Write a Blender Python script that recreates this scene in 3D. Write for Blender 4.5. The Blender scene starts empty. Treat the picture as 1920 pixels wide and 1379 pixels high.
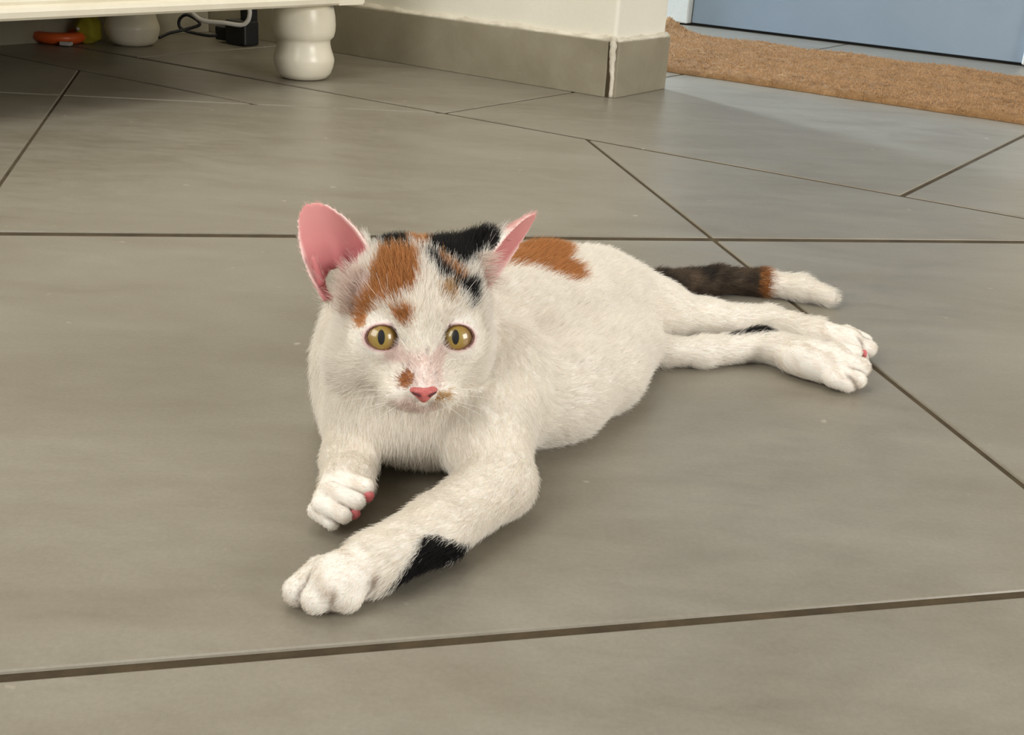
import bpy, bmesh, math, random
import numpy as np
from mathutils import Vector, Matrix

rng = np.random.default_rng(7)
random.seed(7)
sc = bpy.context.scene
COL = sc.collection

# ------------------------------------------------------------------ camera
PITCH, ROLL, FPX, CAM_H = math.radians(22.15), math.radians(3.866), 2153.0, 0.267
cp, sp_, cr, sr = math.cos(PITCH), math.sin(PITCH), math.cos(ROLL), math.sin(ROLL)
FW = np.array([0, cp, -sp_]); U0 = np.array([0, sp_, cp]); X0 = np.array([1.0, 0, 0])
XR = X0*cr + U0*sr
UP = -X0*sr + U0*cr
CAM = np.array([0, 0, CAM_H])
cd = bpy.data.cameras.new('camera'); cam = bpy.data.objects.new('camera', cd); COL.objects.link(cam)
cam.matrix_world = Matrix(((XR[0], UP[0], -FW[0], CAM[0]), (XR[1], UP[1], -FW[1], CAM[1]),
                           (XR[2], UP[2], -FW[2], CAM[2]), (0, 0, 0, 1)))
cd.sensor_width = 36; cd.lens = FPX*36/1920; cd.clip_start = .02; cd.clip_end = 50
sc.camera = cam

# ------------------------------------------------------------------ world, lights, exposure
th = math.radians(-33.265)                       # the hall's own axes: au runs along the skirted wall, av away from it
AU = np.array([math.cos(th), math.sin(th), 0]); AV = np.array([-AU[1], AU[0], 0])
def uv(u, v, z=0.0): return AU*u + AV*v + np.array([0, 0, z])

w = bpy.data.worlds.new('world'); sc.world = w; w.use_nodes = True
bgn = w.node_tree.nodes['Background']; bgn.inputs[0].default_value = (1.0, .96, .90, 1); bgn.inputs[1].default_value = .30
def area(name, loc, target, sx, sy, power, col):
    l = bpy.data.lights.new(name, 'AREA'); l.shape = 'RECTANGLE'; l.size = sx; l.size_y = sy
    l.energy = power; l.color = col
    o = bpy.data.objects.new(name, l); COL.objects.link(o); o.location = loc
    o.rotation_euler = (Vector(target)-Vector(loc)).to_track_quat('-Z', 'Y').to_euler()
    return o
area('window_light', (-1.35, -.85, 1.45), (0, .8, .05), 1.3, 1.3, 36, (1.0, .97, .91))
area('cabinet_fill_light', (2.3, -.7, .95), (-.9, 1.2, .1), 1.2, 1.1, 52, (1.0, .96, .89))  # added fill lamp to brighten cabinet front and walls, no known source
area('ceiling_light', (-.3, .9, 2.5), (0, .75, 0), 1.2, 1.2, 16, (1.0, .95, .86))
area('hall_window_light', tuple(uv(-2.7, 2.5, 1.15)), tuple(uv(-.6, 1.9, 0)), .22, 1.4, 75, (.70, .83, 1.0))
sc.cycles.diffuse_bounces = 8; sc.cycles.max_bounces = 14
sc.view_settings.view_transform = 'Standard'; sc.view_settings.look = 'None'
sc.view_settings.gamma = 1; sc.view_settings.exposure = 0.0; sc.view_settings.use_curve_mapping = False

# ------------------------------------------------------------------ helpers
def lin(r, g, b): 
    f = lambda c: (c/255/12.92) if c/255 <= .04045 else ((c/255+.055)/1.055)**2.4
    return (f(r), f(g), f(b))
def ray(px, py): return XR*(px-960)/FPX - UP*(py-689.5)/FPX + FW
def fl(px, py, z=0.0):
    v = ray(px, py); return CAM + v*((z-CAM_H)/v[2])
def at(px, py, Y):
    v = ray(px, py); return CAM + v*(Y/v[1])
def nrm(v): v = np.asarray(v, float); return v/np.linalg.norm(v)

def tag(o, label=None, cat=None, group=None, kind=None):
    if label: o['label'] = label
    if cat: o['category'] = cat
    if group: o['group'] = group
    if kind: o['kind'] = kind
    return o
def empty(name, loc=(0, 0, 0), parent=None):
    o = bpy.data.objects.new(name, None); COL.objects.link(o); o.location = loc; o.empty_display_size = .05
    if parent: o.parent = parent
    return o
def link(name, me, mats, parent=None, smooth=False):
    o = bpy.data.objects.new(name, me); COL.objects.link(o)
    for m in (mats if isinstance(mats, (list, tuple)) else [mats]): me.materials.append(m)
    if smooth: me.polygons.foreach_set('use_smooth', [True]*len(me.polygons))
    if parent:
        o.parent = parent
        if parent.location.length > 0: o.matrix_parent_inverse = Matrix.Translation(-parent.location)
    return o
def pydata(name, vs, fs):
    me = bpy.data.meshes.new(name); me.from_pydata([tuple(map(float, v)) for v in vs], [], fs); me.update(); return me
def prism(name, poly, z0, z1, mat, parent=None, lip=0.0):
    """vertical prism over a world xy polygon; lip: worn rounded upper edge"""
    n = len(poly); P = np.array([[p[0], p[1]] for p in poly], float)
    if ((P[:, 0]*np.roll(P[:, 1], -1) - np.roll(P[:, 0], -1)*P[:, 1]).sum()) < 0: P = P[::-1]
    rings = [(P, z0)]
    if lip:
        rings += [(P, z1-lip), (inset(P, lip*.35), z1-lip*.35), (inset(P, lip*1.1), z1)]
    else: rings += [(P, z1)]
    vs = []; fs = [tuple(range(n))[::-1]]
    for R, z in rings: vs += [(x, y, z) for x, y in R]
    for k in range(len(rings)-1):
        for i in range(n):
            j = (i+1) % n; fs.append((k*n+i, k*n+j, (k+1)*n+j, (k+1)*n+i))
    fs.append(tuple(range((len(rings)-1)*n, len(rings)*n)))
    return link(name, pydata(name, vs, fs), mat, parent)
def inset(P, d):
    """move each edge of a ccw polygon inward by d (number or one per edge)"""
    n = len(P); d = np.broadcast_to(d, (n,)); out = []
    for i in range(n):
        a, b, c = P[i-1], P[i], P[(i+1) % n]
        e1, e2 = nrm(b-a), nrm(c-b)
        n1, n2 = np.array([-e1[1], e1[0]]), np.array([-e2[1], e2[0]])
        A = np.array([n1, n2]); r = np.array([n1@b + d[i-1], n2@b + d[i]])
        out.append(np.linalg.solve(A, r) if abs(np.linalg.det(A)) > 1e-4 else b+n1*d[i-1])
    return np.array(out)
def box(name, o, ax, ay, az, mat, parent=None, bevel=0):
    """box from corner o along three edge vectors"""
    o, ax, ay, az = map(lambda t: np.asarray(t, float), (o, ax, ay, az))
    vs = [o, o+ax, o+ax+ay, o+ay, o+az, o+ax+az, o+ax+ay+az, o+ay+az]
    fs = [(3, 2, 1, 0), (4, 5, 6, 7), (0, 1, 5, 4), (1, 2, 6, 5), (2, 3, 7, 6), (3, 0, 4, 7)]
    if np.cross(ax, ay)@az < 0: fs = [f[::-1] for f in fs]
    ob = link(name, pydata(name, vs, fs), mat, parent)
    if bevel:
        m = ob.modifiers.new('bevel', 'BEVEL'); m.width = bevel; m.segments = 3
        ob.data.polygons.foreach_set('use_smooth', [True]*6); ob.modifiers.new('wn', 'WEIGHTED_NORMAL')
    return ob
def sweep(name, prof, a, b, nvec, mat, parent=None, caps=True):
    """extrude a profile of (out, z) pairs from a to b; nvec = outward direction"""
    a, b, nvec = map(lambda t: np.asarray(t, float), (a, b, nvec)); n = len(prof)
    vs = [p + nvec*q[0] + np.array([0, 0, q[1]]) for p in (a, b) for q in prof]
    fs = [(i, (i+1) % n, n+(i+1) % n, n+i) for i in range(n)] + [tuple(range(n))[::-1], tuple(range(n, 2*n))]
    me = pydata(name, vs, fs); bm = bmesh.new(); bm.from_mesh(me); bmesh.ops.recalc_face_normals(bm, faces=bm.faces); bm.to_mesh(me); bm.free()
    return link(name, me, mat, parent)
def lathe(name, prof, c, mat, parent=None, seg=48):
    vs, fs = [], []
    for r, z in prof:
        for i in range(seg):
            t = 2*math.pi*i/seg; vs.append((c[0]+r*math.cos(t), c[1]+r*math.sin(t), c[2]+z))
    for k in range(len(prof)-1):
        for i in range(seg):
            j = (i+1) % seg; fs.append((k*seg+i, k*seg+j, (k+1)*seg+j, (k+1)*seg+i))
    fs.append(tuple(range(seg))[::-1]); fs.append(tuple(range((len(prof)-1)*seg, len(prof)*seg)))
    return link(name, pydata(name, vs, fs), mat, parent, True)
def spline(pts, n=12):
    P = [np.asarray(p, float) for p in pts]; P = [2*P[0]-P[1]] + P + [2*P[-1]-P[-2]]; out = []
    for i in range(1, len(P)-2):
        for k in range(n):
            t = k/n; a, b, c, d = P[i-1:i+3]
            out.append(.5*((2*b)+(c-a)*t+(2*a-5*b+4*c-d)*t*t+(3*b-a-3*c+d)*t**3))
    out.append(P[-2]); return out
def tube(name, pts, rad, mat, parent=None, seg=8, taper=None):
    vs, fs = [], []; pts = [np.asarray(p, float) for p in pts]; N = len(pts)
    up = np.array([.13, .2, .97])
    for i, p in enumerate(pts):
        t = nrm(pts[min(i+1, N-1)]-pts[max(i-1, 0)]); a = nrm(np.cross(up, t)); b = np.cross(t, a)
        r = rad if taper is None else rad*(1+(taper-1)*i/(N-1))
        for k in range(seg):
            q = 2*math.pi*k/seg; vs.append(p+(a*math.cos(q)+b*math.sin(q))*r)
    for i in range(N-1):
        for k in range(seg):
            j = (k+1) % seg; fs.append((i*seg+k, i*seg+j, (i+1)*seg+j, (i+1)*seg+k))
    fs.append(tuple(range(seg))[::-1]); fs.append(tuple(range((N-1)*seg, N*seg)))
    return link(name, pydata(name, vs, fs), mat, parent, True)

# ------------------------------------------------------------------ materials
def mat(name, col=(.8, .8, .8), rough=.5, **kw):
    m = bpy.data.materials.new(name); m.use_nodes = True; b = m.node_tree.nodes['Principled BSDF']
    b.inputs['Base Color'].default_value = (*col, 1); b.inputs['Roughness'].default_value = rough
    for k, v in kw.items(): b.inputs[k.replace('_', ' ')].default_value = v
    return m
def nodes(m): return m.node_tree.nodes, m.node_tree.links, m.node_tree.nodes['Principled BSDF']
def ramp(N, stops):
    r = N.new('ShaderNodeValToRGB'); el = r.color_ramp.elements
    while len(el) < len(stops): el.new(.5)
    for e, (p, c) in zip(el, stops): e.position = p; e.color = (*c, 1)
    return r
def noise(N, L, scale, detail=4, rough=.55, vec=None, dist=0):
    n = N.new('ShaderNodeTexNoise'); n.inputs['Scale'].default_value = scale; n.inputs['Detail'].default_value = detail
    n.inputs['Roughness'].default_value = rough; n.inputs['Distortion'].default_value = dist
    if vec is not None: L.new(vec, n.inputs['Vector'])
    return n
def mixc(N, L, a, b, f, mode='MIX'):
    x = N.new('ShaderNodeMix'); x.data_type = 'RGBA'; x.blend_type = mode
    for sock, v in ((x.inputs[6], a), (x.inputs[7], b), (x.inputs[0], f)):
        if hasattr(v, 'is_output'): L.new(v, sock)
        else: sock.default_value = v if isinstance(v, float) else (*v, 1)
    return x.outputs[2]
def bump(N, L, b, h, strength, dist):
    n = N.new('ShaderNodeBump'); n.inputs['Strength'].default_value = strength; n.inputs['Distance'].default_value = dist
    L.new(h, n.inputs['Height']); L.new(n.outputs[0], b.inputs['Normal'])
def textured(name, stops, rough, scale=3.0, stretch=(1, 1, 1), fine=90.0, fine_amt=.25, bmp=.0, rot=0.0, spec=.5):
    """cement-like or painted surface: broad tone noise, fine grain"""
    m = mat(name, (1, 1, 1), rough); N, L, b = nodes(m)
    b.inputs['Specular IOR Level'].default_value = spec
    tc = N.new('ShaderNodeTexCoord'); mp = N.new('ShaderNodeMapping'); mp.inputs['Scale'].default_value = stretch
    mp.inputs['Rotation'].default_value[2] = rot; L.new(tc.outputs['Object'], mp.inputs[0])
    n1 = noise(N, L, scale, 6, .6, mp.outputs[0], .4); r1 = ramp(N, stops); L.new(n1.outputs['Fac'], r1.inputs[0])
    n2 = noise(N, L, fine, 3, .7, tc.outputs['Object']); r2 = ramp(N, [(.3, (.72, .72, .72)), (.7, (1, 1, 1))]); L.new(n2.outputs['Fac'], r2.inputs[0])
    c = mixc(N, L, r1.outputs[0], r2.outputs[0], fine_amt, 'MULTIPLY'); L.new(c, b.inputs['Base Color'])
    if bmp: bump(N, L, b, n2.outputs['Fac'], bmp, .001)
    return m
def tile_mat():
    m = mat('tile_cement', (1, 1, 1), .36); N, L, b = nodes(m)
    tc = N.new('ShaderNodeTexCoord'); mp = N.new('ShaderNodeMapping'); mp.inputs['Scale'].default_value = (1, 2.4, 1); L.new(tc.outputs['Object'], mp.inputs[0])
    n1 = noise(N, L, 5, 6, .62, mp.outputs[0], .5); r1 = ramp(N, [(.30, lin(129, 122, 108)), (.5, lin(139, 133, 120)), (.72, lin(147, 142, 130))]); L.new(n1.outputs['Fac'], r1.inputs[0])
    n2 = noise(N, L, 26, 5, .65, mp.outputs[0], .3); r2 = ramp(N, [(.3, (.86, .85, .84)), (.55, (1, 1, 1)), (.75, (1.07, 1.07, 1.06))]); L.new(n2.outputs['Fac'], r2.inputs[0])
    c = mixc(N, L, r1.outputs[0], r2.outputs[0], .7, 'MULTIPLY')
    n3 = noise(N, L, 420, 3, .7, tc.outputs['Object']); r3 = ramp(N, [(.3, (.8, .8, .8)), (.7, (1.05, 1.05, 1.05))]); L.new(n3.outputs['Fac'], r3.inputs[0])
    c = mixc(N, L, c, r3.outputs[0], .5, 'MULTIPLY')
    n4 = noise(N, L, 62, 2, .5, tc.outputs['Object']); r4 = ramp(N, [(.73, (0, 0, 0)), (.78, (1, 1, 1))]); L.new(n4.outputs['Fac'], r4.inputs[0])
    c = mixc(N, L, c, lin(172, 165, 149), r4.outputs[0]); L.new(c, b.inputs['Base Color'])
    rr = ramp(N, [(.3, (.30, .30, .30)), (.7, (.42, .42, .42))]); L.new(n2.outputs['Fac'], rr.inputs[0]); L.new(rr.outputs[0], b.inputs['Roughness'])
    bump(N, L, b, n3.outputs['Fac'], .08, .001); return m
M_TILE = tile_mat()
M_HALLTILE = M_TILE
M_GROUT = textured('grout_brown', [(.3, lin(56, 45, 28)), (.7, lin(84, 70, 46))], .9, 40, fine=400, fine_amt=.5, bmp=.4)
M_SKIRT = textured('skirting_tile', [(.3, lin(138, 131, 112)), (.55, lin(153, 146, 127)), (.75, lin(164, 158, 141))], .42, 9, (1, 1, 1), 160, .2)
M_WALL = textured('wall_paint', [(.3, lin(236, 232, 218)), (.7, lin(243, 240, 228))], .75, 6, fine=220, fine_amt=.12, bmp=.15)
M_FILL = textured('white_filler', [(.3, lin(206, 198, 180)), (.7, lin(236, 231, 216))], .85, 40, fine=260, fine_amt=.3, bmp=.5)
M_DOOR = textured('blue_door_paint', [(.3, lin(136, 150, 164)), (.7, lin(144, 158, 172))], .5, 3, fine=200, fine_amt=.05)
M_FRAME = textured('white_frame', [(.3, lin(216, 218, 214)), (.7, lin(228, 228, 222))], .5, 3)
M_CAB = textured('cream_paint', [(.3, lin(238, 231, 210)), (.7, lin(246, 241, 224))], .28, 14, fine=120, fine_amt=.12)
M_DARKGAP = mat('dark_gap', lin(40, 38, 36), .9)

# ---- floor: a grout bed with every tile laid on it
floor = empty('floor'); tag(floor, kind='structure')
bed = prism('grout_bed', [(-3, -.6), (3, -.6), (3, 4.2), (-3, 4.2)], -.03, -.0012, M_GROUT, floor)
class Ln:                                   # joint line through two floor points, with half width
    def __init__(s, p, q, hw): s.p = np.array(p[:2]); s.d = nrm(np.array(q[:2])-s.p); s.hw = hw
def X(a, b):
    t = np.linalg.solve(np.array([a.d, -b.d]).T, b.p-a.p); return a.p + a.d*t[0]
LA = Ln(fl(0, 437), fl(1920, 453), .0060); LB = Ln(fl(0, 1269), fl(1920, 1112), .0026)
LG = Ln(fl(0, 173), fl(700, 206), .003); LC = Ln(fl(1108, 267), fl(1920, 910), .0021)
LH = Ln(fl(134, 152), fl(0, 344), .0016); LD = Ln(fl(550, 161), fl(1910, 407), .0042)
LE = Ln(fl(1685, 370), fl(1920, 254), .003); LF = Ln(fl(833, 212), fl(1012, 183), .003)
LI = Ln(fl(104, 122), fl(208, 145), .003)
LK = Ln(fl(1532, 93), fl(1582, 84), .003)
dA, dD = LA.d, LD.d
def off(l, d): return Ln(l.p+np.array([-l.d[1], l.d[0]])*d, l.p+np.array([-l.d[1], l.d[0]])*d+l.d, l.hw)
S = .6
LB2 = off(LB, -S); LC2 = off(LC, S); LC0 = off(LC, -S) if 0 else None
EDGE_L = Ln((-2.2, 0), (-2.2, 1), 0); EDGE_R = Ln((2.4, 0), (2.4, 1), 0)
V0 = off(LD, 0); D2 = Ln(uv(-1, 1.94), uv(0, 1.94), .003); D3 = Ln(uv(-1, 2.40), uv(0, 2.40), .003); D4 = Ln(uv(-1, 3.03), uv(0, 3.03), .003)
F0 = Ln(uv(-.93-.6, 1), uv(-.93-.6, 2), .003); E2 = Ln(uv(.27, 1), uv(.27, 2), .003); F00 = Ln(uv(-2.13, 1), uv(-2.13, 2), .003); E3 = Ln(uv(.87, 1), uv(.87, 2), .003)
E1b = Ln(uv(-.33, 1), uv(-.33, 2), .003); F1b = Ln(uv(-.93, 1), uv(-.93, 2), .003)
def tile(*lines, m=None):
    """a tile bounded by joint lines given in order around it"""
    n = len(lines); P = np.array([X(lines[i-1], lines[i]) for i in range(n)]); hw = np.array([l.hw for l in lines])
    if ((P[:, 0]*np.roll(P[:, 1], -1) - np.roll(P[:, 0], -1)*P[:, 1]).sum()) < 0:
        P = P[::-1]; hw = np.roll(hw[::-1], -1)      # edge i runs from P[i] to P[i+1]
    return prism('floor_tile', inset(P, hw), -.012, 0.0, m or M_TILE, floor, lip=.0012)
LCb = off(LC, -1.25); LHb = off(LH, .6)
HL2 = Ln(LB.p+LB.d*.15, LB.p+LB.d*.15+LC.d, .0022)
# the diagonal room tiles
tile(LB, Ln(uv(0,0)+np.array([2.4,0,0]), uv(0,0)+np.array([2.4,1,0]), 0), LB2, Ln((-2.2, 0), (-2.2, 1), 0))
LCm = off(LC, -.62 if (LC.d[0]*0 == 0) else 0)
# side of C on which the cat lies
side = np.sign(np.dot(np.array([-LC.d[1], LC.d[0]]), np.array([-.04, .55])-LC.p))
LCl = off(LC, side*.62); LCl.hw = .002
tile(LA, LC, LB, LCl)
tile(LA, LCl, LB, EDGE_L)
LCr = off(LC, -side*.6)
tile(LA, LC, LB, LCr); tile(LA, LCr, LB, EDGE_R)
tile(LG, LH, LA, LC, LD)
sideH = np.sign(np.dot(np.array([-LH.d[1], LH.d[0]]), np.array([-2, 1.2])-LH.p))
LHl = off(LH, sideH*.6)
tile(LG, LH, LA, LHl)
tile(LG, LHl, LA, Ln((-2.6, 0), (-2.6, 1), 0))
tile(LD, LC, LA)
tile(LG, LD, Ln(uv(-2.2, 0), uv(-2.2, 1), 0)) if False else None
LI2 = Ln(LI.p, LI.p+LD.d, .003)
tile(LI2, LH, LG)                                       # cut piece under the cabinet
tile(LI2, LH, LG, Ln((-2.6, 0), (-2.6, 1), 0))
tile(LI2, LG, LD, Ln(uv(-2.6, 0), uv(-2.6, 1), 0))
# the hall tiles, square to the walls
for a, b in ((F00, F0), (F0, LF), (LF, LE), (LE, E2), (E2, E3)):
    tile(LD, a, D2, b)
for a, b in ((F00, F0), (F0, F1b), (F1b, E1b), (E1b, E2), (E2, E3)):
    tile(D2, a, D3, b)
K1l = Ln(uv(-1.02, 1), uv(-1.02, 2), .003)
KL = [Ln(LK.p+np.array(AU[:2])*d, LK.p+LK.d+np.array(AU[:2])*d, .003) for d in (-1.2, -.6, 0, .6, 1.2)]
for a, b in zip(KL[:-1], KL[1:]): tile(D3, a, D4, b)

# ---- walls
VS, UP_, VB, UB = 1.54, -.866, 1.70, -1.745
def vbox(name, u0, u1, v0, v1, z0, z1, m, parent=None, bevel=0):
    return box(name, uv(u0, v0, z0), AU*(u1-u0), AV*(v1-v0), (0, 0, z1-z0), m, parent, bevel)
tag(vbox('wall_left', UB, UP_, VS, VB, 0, 2.5, M_WALL, bevel=.006), kind='structure')
tag(vbox('wall_back', UB-.15, UB, -1.2, VB, 0, 2.5, M_WALL), kind='structure')
# skirting tiles and the chipped filler in the open corner joint
bl = tag(vbox('baseboard_left', UB, UP_-.006, VS-.010, VS, 0, .0815, M_SKIRT, bevel=.0012), kind='structure')
br = tag(vbox('baseboard_right', UP_, UP_+.010, VS-.004, VB-.002, 0, .0815, M_SKIRT, bevel=.0012), kind='structure')
bb = tag(vbox('baseboard_back', UB, UB+.010, -1.2, VS-.012, 0, .0815, M_SKIRT, bevel=.0012), kind='structure')
def ragged(name, n0, n1, nv, hmin, hmax, thick, step=.012, parent=None):
    """uneven bead of filler along a skirting top"""
    n0, n1 = np.array(n0), np.array(n1); n = int(np.linalg.norm(n1-n0)/step)+2; vs = []; fs = []
    for i in range(n):
        p = n0+(n1-n0)*i/(n-1); h = random.uniform(hmin, hmax); t = thick*random.uniform(.75, 1.1)
        for o, z in ((0, -.001), (t, -.0005), (t*.8, h*.5), (t*.25, h), (0, h*1.05)): vs.append(p+np.array(nv)*o+np.array([0, 0, z]))
    for i in range(n-1):
        for k in range(4): fs.append((i*5+k, (i+1)*5+k, (i+1)*5+k+1, i*5+k+1))
    fs += [(0, 1, 2, 3, 4), tuple((n-1)*5+k for k in (4, 3, 2, 1, 0))]
    me = pydata(name, vs, fs); bm = bmesh.new(); bm.from_mesh(me); bmesh.ops.recalc_face_normals(bm, faces=bm.faces); bm.to_mesh(me); bm.free()
    return link(name, me, M_FILL, parent, True)
ragged('filler_bead', uv(UB+.012, VS, .0815), uv(UP_-.004, VS, .0815), -AV, .004, .009, .009, parent=bl)
ragged('filler_bead', uv(UP_, VS-.002, .0815), uv(UP_, VB-.002, .0815), AU, .003, .007, .009, parent=br)
# vertical corner bead, broken open low down
def corner_filler():
    vs, fs = [], []; n = 26
    for i in range(n):
        z = .0005+.088*i/(n-1); f = min(1, max(.25, (z-.008)/.06)); wv = .0042*random.uniform(.7, 1.2)*(.55+.45*f)
        c = uv(UP_+.0005, VS-.004-.004*f, z)
        for du, dv in ((-.004*f-.001, .004), (-.003*f, -.003*f), (.001, -.0045*f), (.0035, -.0035*f), (.0035+wv*.6, .001), (.003, .004)):
            vs.append(c+AU*(du+random.uniform(-.0005, .0005))+AV*(dv+random.uniform(-.0005, .0005)))
    for i in range(n-1):
        for k in range(6): fs.append((i*6+k, i*6+(k+1) % 6, (i+1)*6+(k+1) % 6, (i+1)*6+k))
    fs += [tuple(range(6))[::-1], tuple(range((n-1)*6, n*6))]
    return link('corner_filler', pydata('corner_filler', vs, fs), M_FILL, br, True)
corner_filler()
vbox('joint_gap', UP_-.006, UP_, VS-.007, VS, 0, .080, M_GROUT, bl)
# ---- blue door with its white frame
d1 = tag(vbox('door_1', -1.335, -.535, 2.755, 2.80, .006, 2.05, M_DOOR, bevel=.002), kind='structure')
vbox('door_frame', -1.42, -1.338, 2.735, 2.80, .004, 2.1, M_FRAME, d1, .004)
vbox('door_frame', -.532, -.45, 2.735, 2.80, .004, 2.1, M_FRAME, d1, .004)
vbox('door_gap_shade', -1.42, -.45, 2.765, 2.80, .0, .0058, M_DARKGAP, d1)  # dark strip filling the gap under the door, its shade put in as colour
tag(vbox('wall_hall', -4.0, -1.42, 2.76, 2.9, 0, 2.5, M_WALL), kind='structure')
tag(vbox('wall_right', -.45, 1.6, 2.76, 2.9, 0, 2.5, M_WALL), kind='structure')

# ---- white cabinet on turned feet, its back to the back wall
cab = empty('cabinet', tuple(uv(-1.45, .7))); tag(cab, 'cream painted cabinet on turned bun feet against the wall', 'cabinet')
CV0, CV1, CF, CB, CZ = -.95, 1.335, -1.185, -1.73, .110
vbox('carcass', CB, CF-.012, CV0, CV1-.010, CZ+.012, .85, M_CAB, cab, .002)
prof = [(-.05, 0), (.0, 0), (.0035, .003), (.004, .009), (.0015, .013), (-.004, .0145), (-.006, .016), (-.0045, .019), (-.006, .022), (-.010, .026), (-.012, .030), (-.05, .030)]
sweep('base_moulding', [(q[0], q[1]+CZ) for q in prof], uv(CF, CV0), uv(CF, CV1), AU, M_CAB, cab)
sweep('base_moulding', [(q[0], q[1]+CZ) for q in prof], uv(CF+.004, CV1-.0005), uv(CB, CV1-.0005), AV, M_CAB, cab)
vbox('bottom_board', CB+.002, CF-.05, CV0, CV1-.05, CZ+.001, CZ+.0118, M_CAB, cab)
legp = [(.026, 0), (.033, .002), (.0395, .009), (.043, .018), (.0448, .027), (.0446, .031), (.0425, .038), (.040, .046), (.0388, .053), (.0390, .057), (.0405, .0585), (.0440, .062), (.0462, .070), (.0468, .080), (.0460, .092), (.0440, .102), (.0415, .1105)]
for u_, v_ in ((-1.243, 1.275), (-1.654, 1.29), (-1.243, -.85), (-1.654, -.85)):
    lathe('leg', legp, uv(u_, v_), M_CAB, cab)

# ---- rug in front of the door
RUGN = (220, 130); RUGG = None
def rug():
    m = textured('rug_brown', [(.3, lin(126, 94, 58)), (.55, lin(152, 116, 76)), (.75, lin(176, 140, 98))], .95, 30, fine=300, fine_amt=.5, bmp=.6)
    nu, nv = RUGN; u0, u1, v0, v1 = -1.255, .05, 1.885, 2.455; vs = []
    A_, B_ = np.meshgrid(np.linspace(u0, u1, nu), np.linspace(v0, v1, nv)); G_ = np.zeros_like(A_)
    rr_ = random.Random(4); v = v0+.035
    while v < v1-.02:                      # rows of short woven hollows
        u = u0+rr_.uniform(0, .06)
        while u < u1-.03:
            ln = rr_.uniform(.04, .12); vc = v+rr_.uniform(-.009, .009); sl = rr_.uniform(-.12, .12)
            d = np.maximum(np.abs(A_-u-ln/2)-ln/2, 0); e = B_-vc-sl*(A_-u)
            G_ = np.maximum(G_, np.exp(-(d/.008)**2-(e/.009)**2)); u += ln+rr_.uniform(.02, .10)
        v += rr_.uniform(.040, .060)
    for j in range(nv):
        for i in range(nu):
            u, v = A_[j, i], B_[j, i]; e = min(u-u0, u1-u, v-v0, v1-v)
            dd = math.hypot(u-u0, v-v1)
            h = (.0095-.007*G_[j, i]+.002*math.sin(u*31+v*47)+.0025*random.random())*min(1, (max(e, 0)/.012)**.5)+.001+.032*math.exp(-(dd/.05)**2)
            vs.append(uv(u+.002*math.sin(v*60), v+.0015*math.sin(u*43), h))
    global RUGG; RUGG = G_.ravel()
    fs = [(j*nu+i, j*nu+i+1, (j+1)*nu+i+1, (j+1)*nu+i) for j in range(nv-1) for i in range(nu-1)]
    ring = [(i, 0) for i in range(nu)] + [(nu-1, j) for j in range(1, nv)] + [(i, nv-1) for i in range(nu-2, -1, -1)] + [(0, j) for j in range(nv-2, 0, -1)]
    base = len(vs)
    for i, j in ring: p = vs[j*nu+i].copy(); p[2] = .0003; vs.append(p)
    R = len(ring)
    for k in range(R):
        a, b = ring[k], ring[(k+1) % R]; fs.append((a[1]*nu+a[0], base+k, base+(k+1) % R, b[1]*nu+b[0]))
    fs.append(tuple(range(base, base+R))[::-1])
    r = link('rug', pydata('rug', vs, fs), m, None, True)
    tag(r, 'shaggy brown rug with ribbed pile on the floor before the blue door', 'rug')
    return r, np.array(vs[:nu*nv]), m
RUG, RUGV, M_RUG = rug()

# ---- small things lying under the cabinet
M_ORANGE = mat('orange_plastic', lin(214, 92, 36), .35); M_YEL = mat('yellow_green_plush', lin(150, 140, 30), .8)
M_BLACK = mat('black_plastic', lin(24, 26, 28), .45); M_WHITEC = mat('white_cable', lin(205, 203, 198), .4); M_GREY = mat('grey_plastic', lin(190, 188, 184), .5)
p0 = fl(112, 80)
dish = empty('toy_ring', tuple(p0)); tag(dish, 'flat orange plastic ring toy lying under the cabinet', 'toy')
pr = [(.020, .002), (.030, .0), (.040, .004), (.044, .011), (.041, .018), (.032, .020), (.024, .016), (.019, .009)]
lathe('ring', pr+[pr[0]], p0, M_ORANGE, dish)
box('tag', p0+np.array([.018, -.047, .002]), (.018, 0, 0), (0, .012, 0), (0, 0, .006), M_GREY, dish, .001)
p1 = fl(158, 84)
def blob(name, c, rad, m, parent, jit=.12, seed=1, sub=3):
    bm = bmesh.new(); bmesh.ops.create_icosphere(bm, subdivisions=sub, radius=1); r_ = random.Random(seed)
    ph = [r_.uniform(0, 6) for _ in range(6)]
    for v in bm.verts:
        q = v.co.copy(); k = 1+jit*(math.sin(q.x*4+ph[0])*math.sin(q.y*5+ph[1])+.5*math.sin(q.z*7+ph[2]+q.x*3))
        v.co = Vector((c[0]+q.x*k*rad[0], c[1]+q.y*k*rad[1], max(c[2]+q.z*k*rad[2], 0.0005)))
    me = bpy.data.meshes.new(name); bm.to_mesh(me); bm.free(); return link(name, me, m, parent, True)
plush = empty('toy_plush', tuple(p1)); tag(plush, 'small yellow-green soft toy beside the orange ring under the cabinet', 'toy')
blob('body', p1+np.array([0, 0.02, .022]), (.021, .02, .024), M_YEL, plush, .12, 3)
blob('ear', p1+np.array([.012, 0.02, .049]), (.009, .007, .012), M_YEL, plush, .1, 5, 2)
blob('ear', p1+np.array([-.012, 0.02, .047]), (.009, .007, .011), M_YEL, plush, .1, 6, 2)
blob('eye', p1+np.array([-.009, 0.0005, .025]), (.003, .003, .003), M_GREY, plush, 0, 5, 2)
pa = fl(445, 84)
ad = empty('power_adapter', tuple(pa)); tag(ad, 'black power plug cluster on the floor behind the front cabinet foot', 'adapter')
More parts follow.
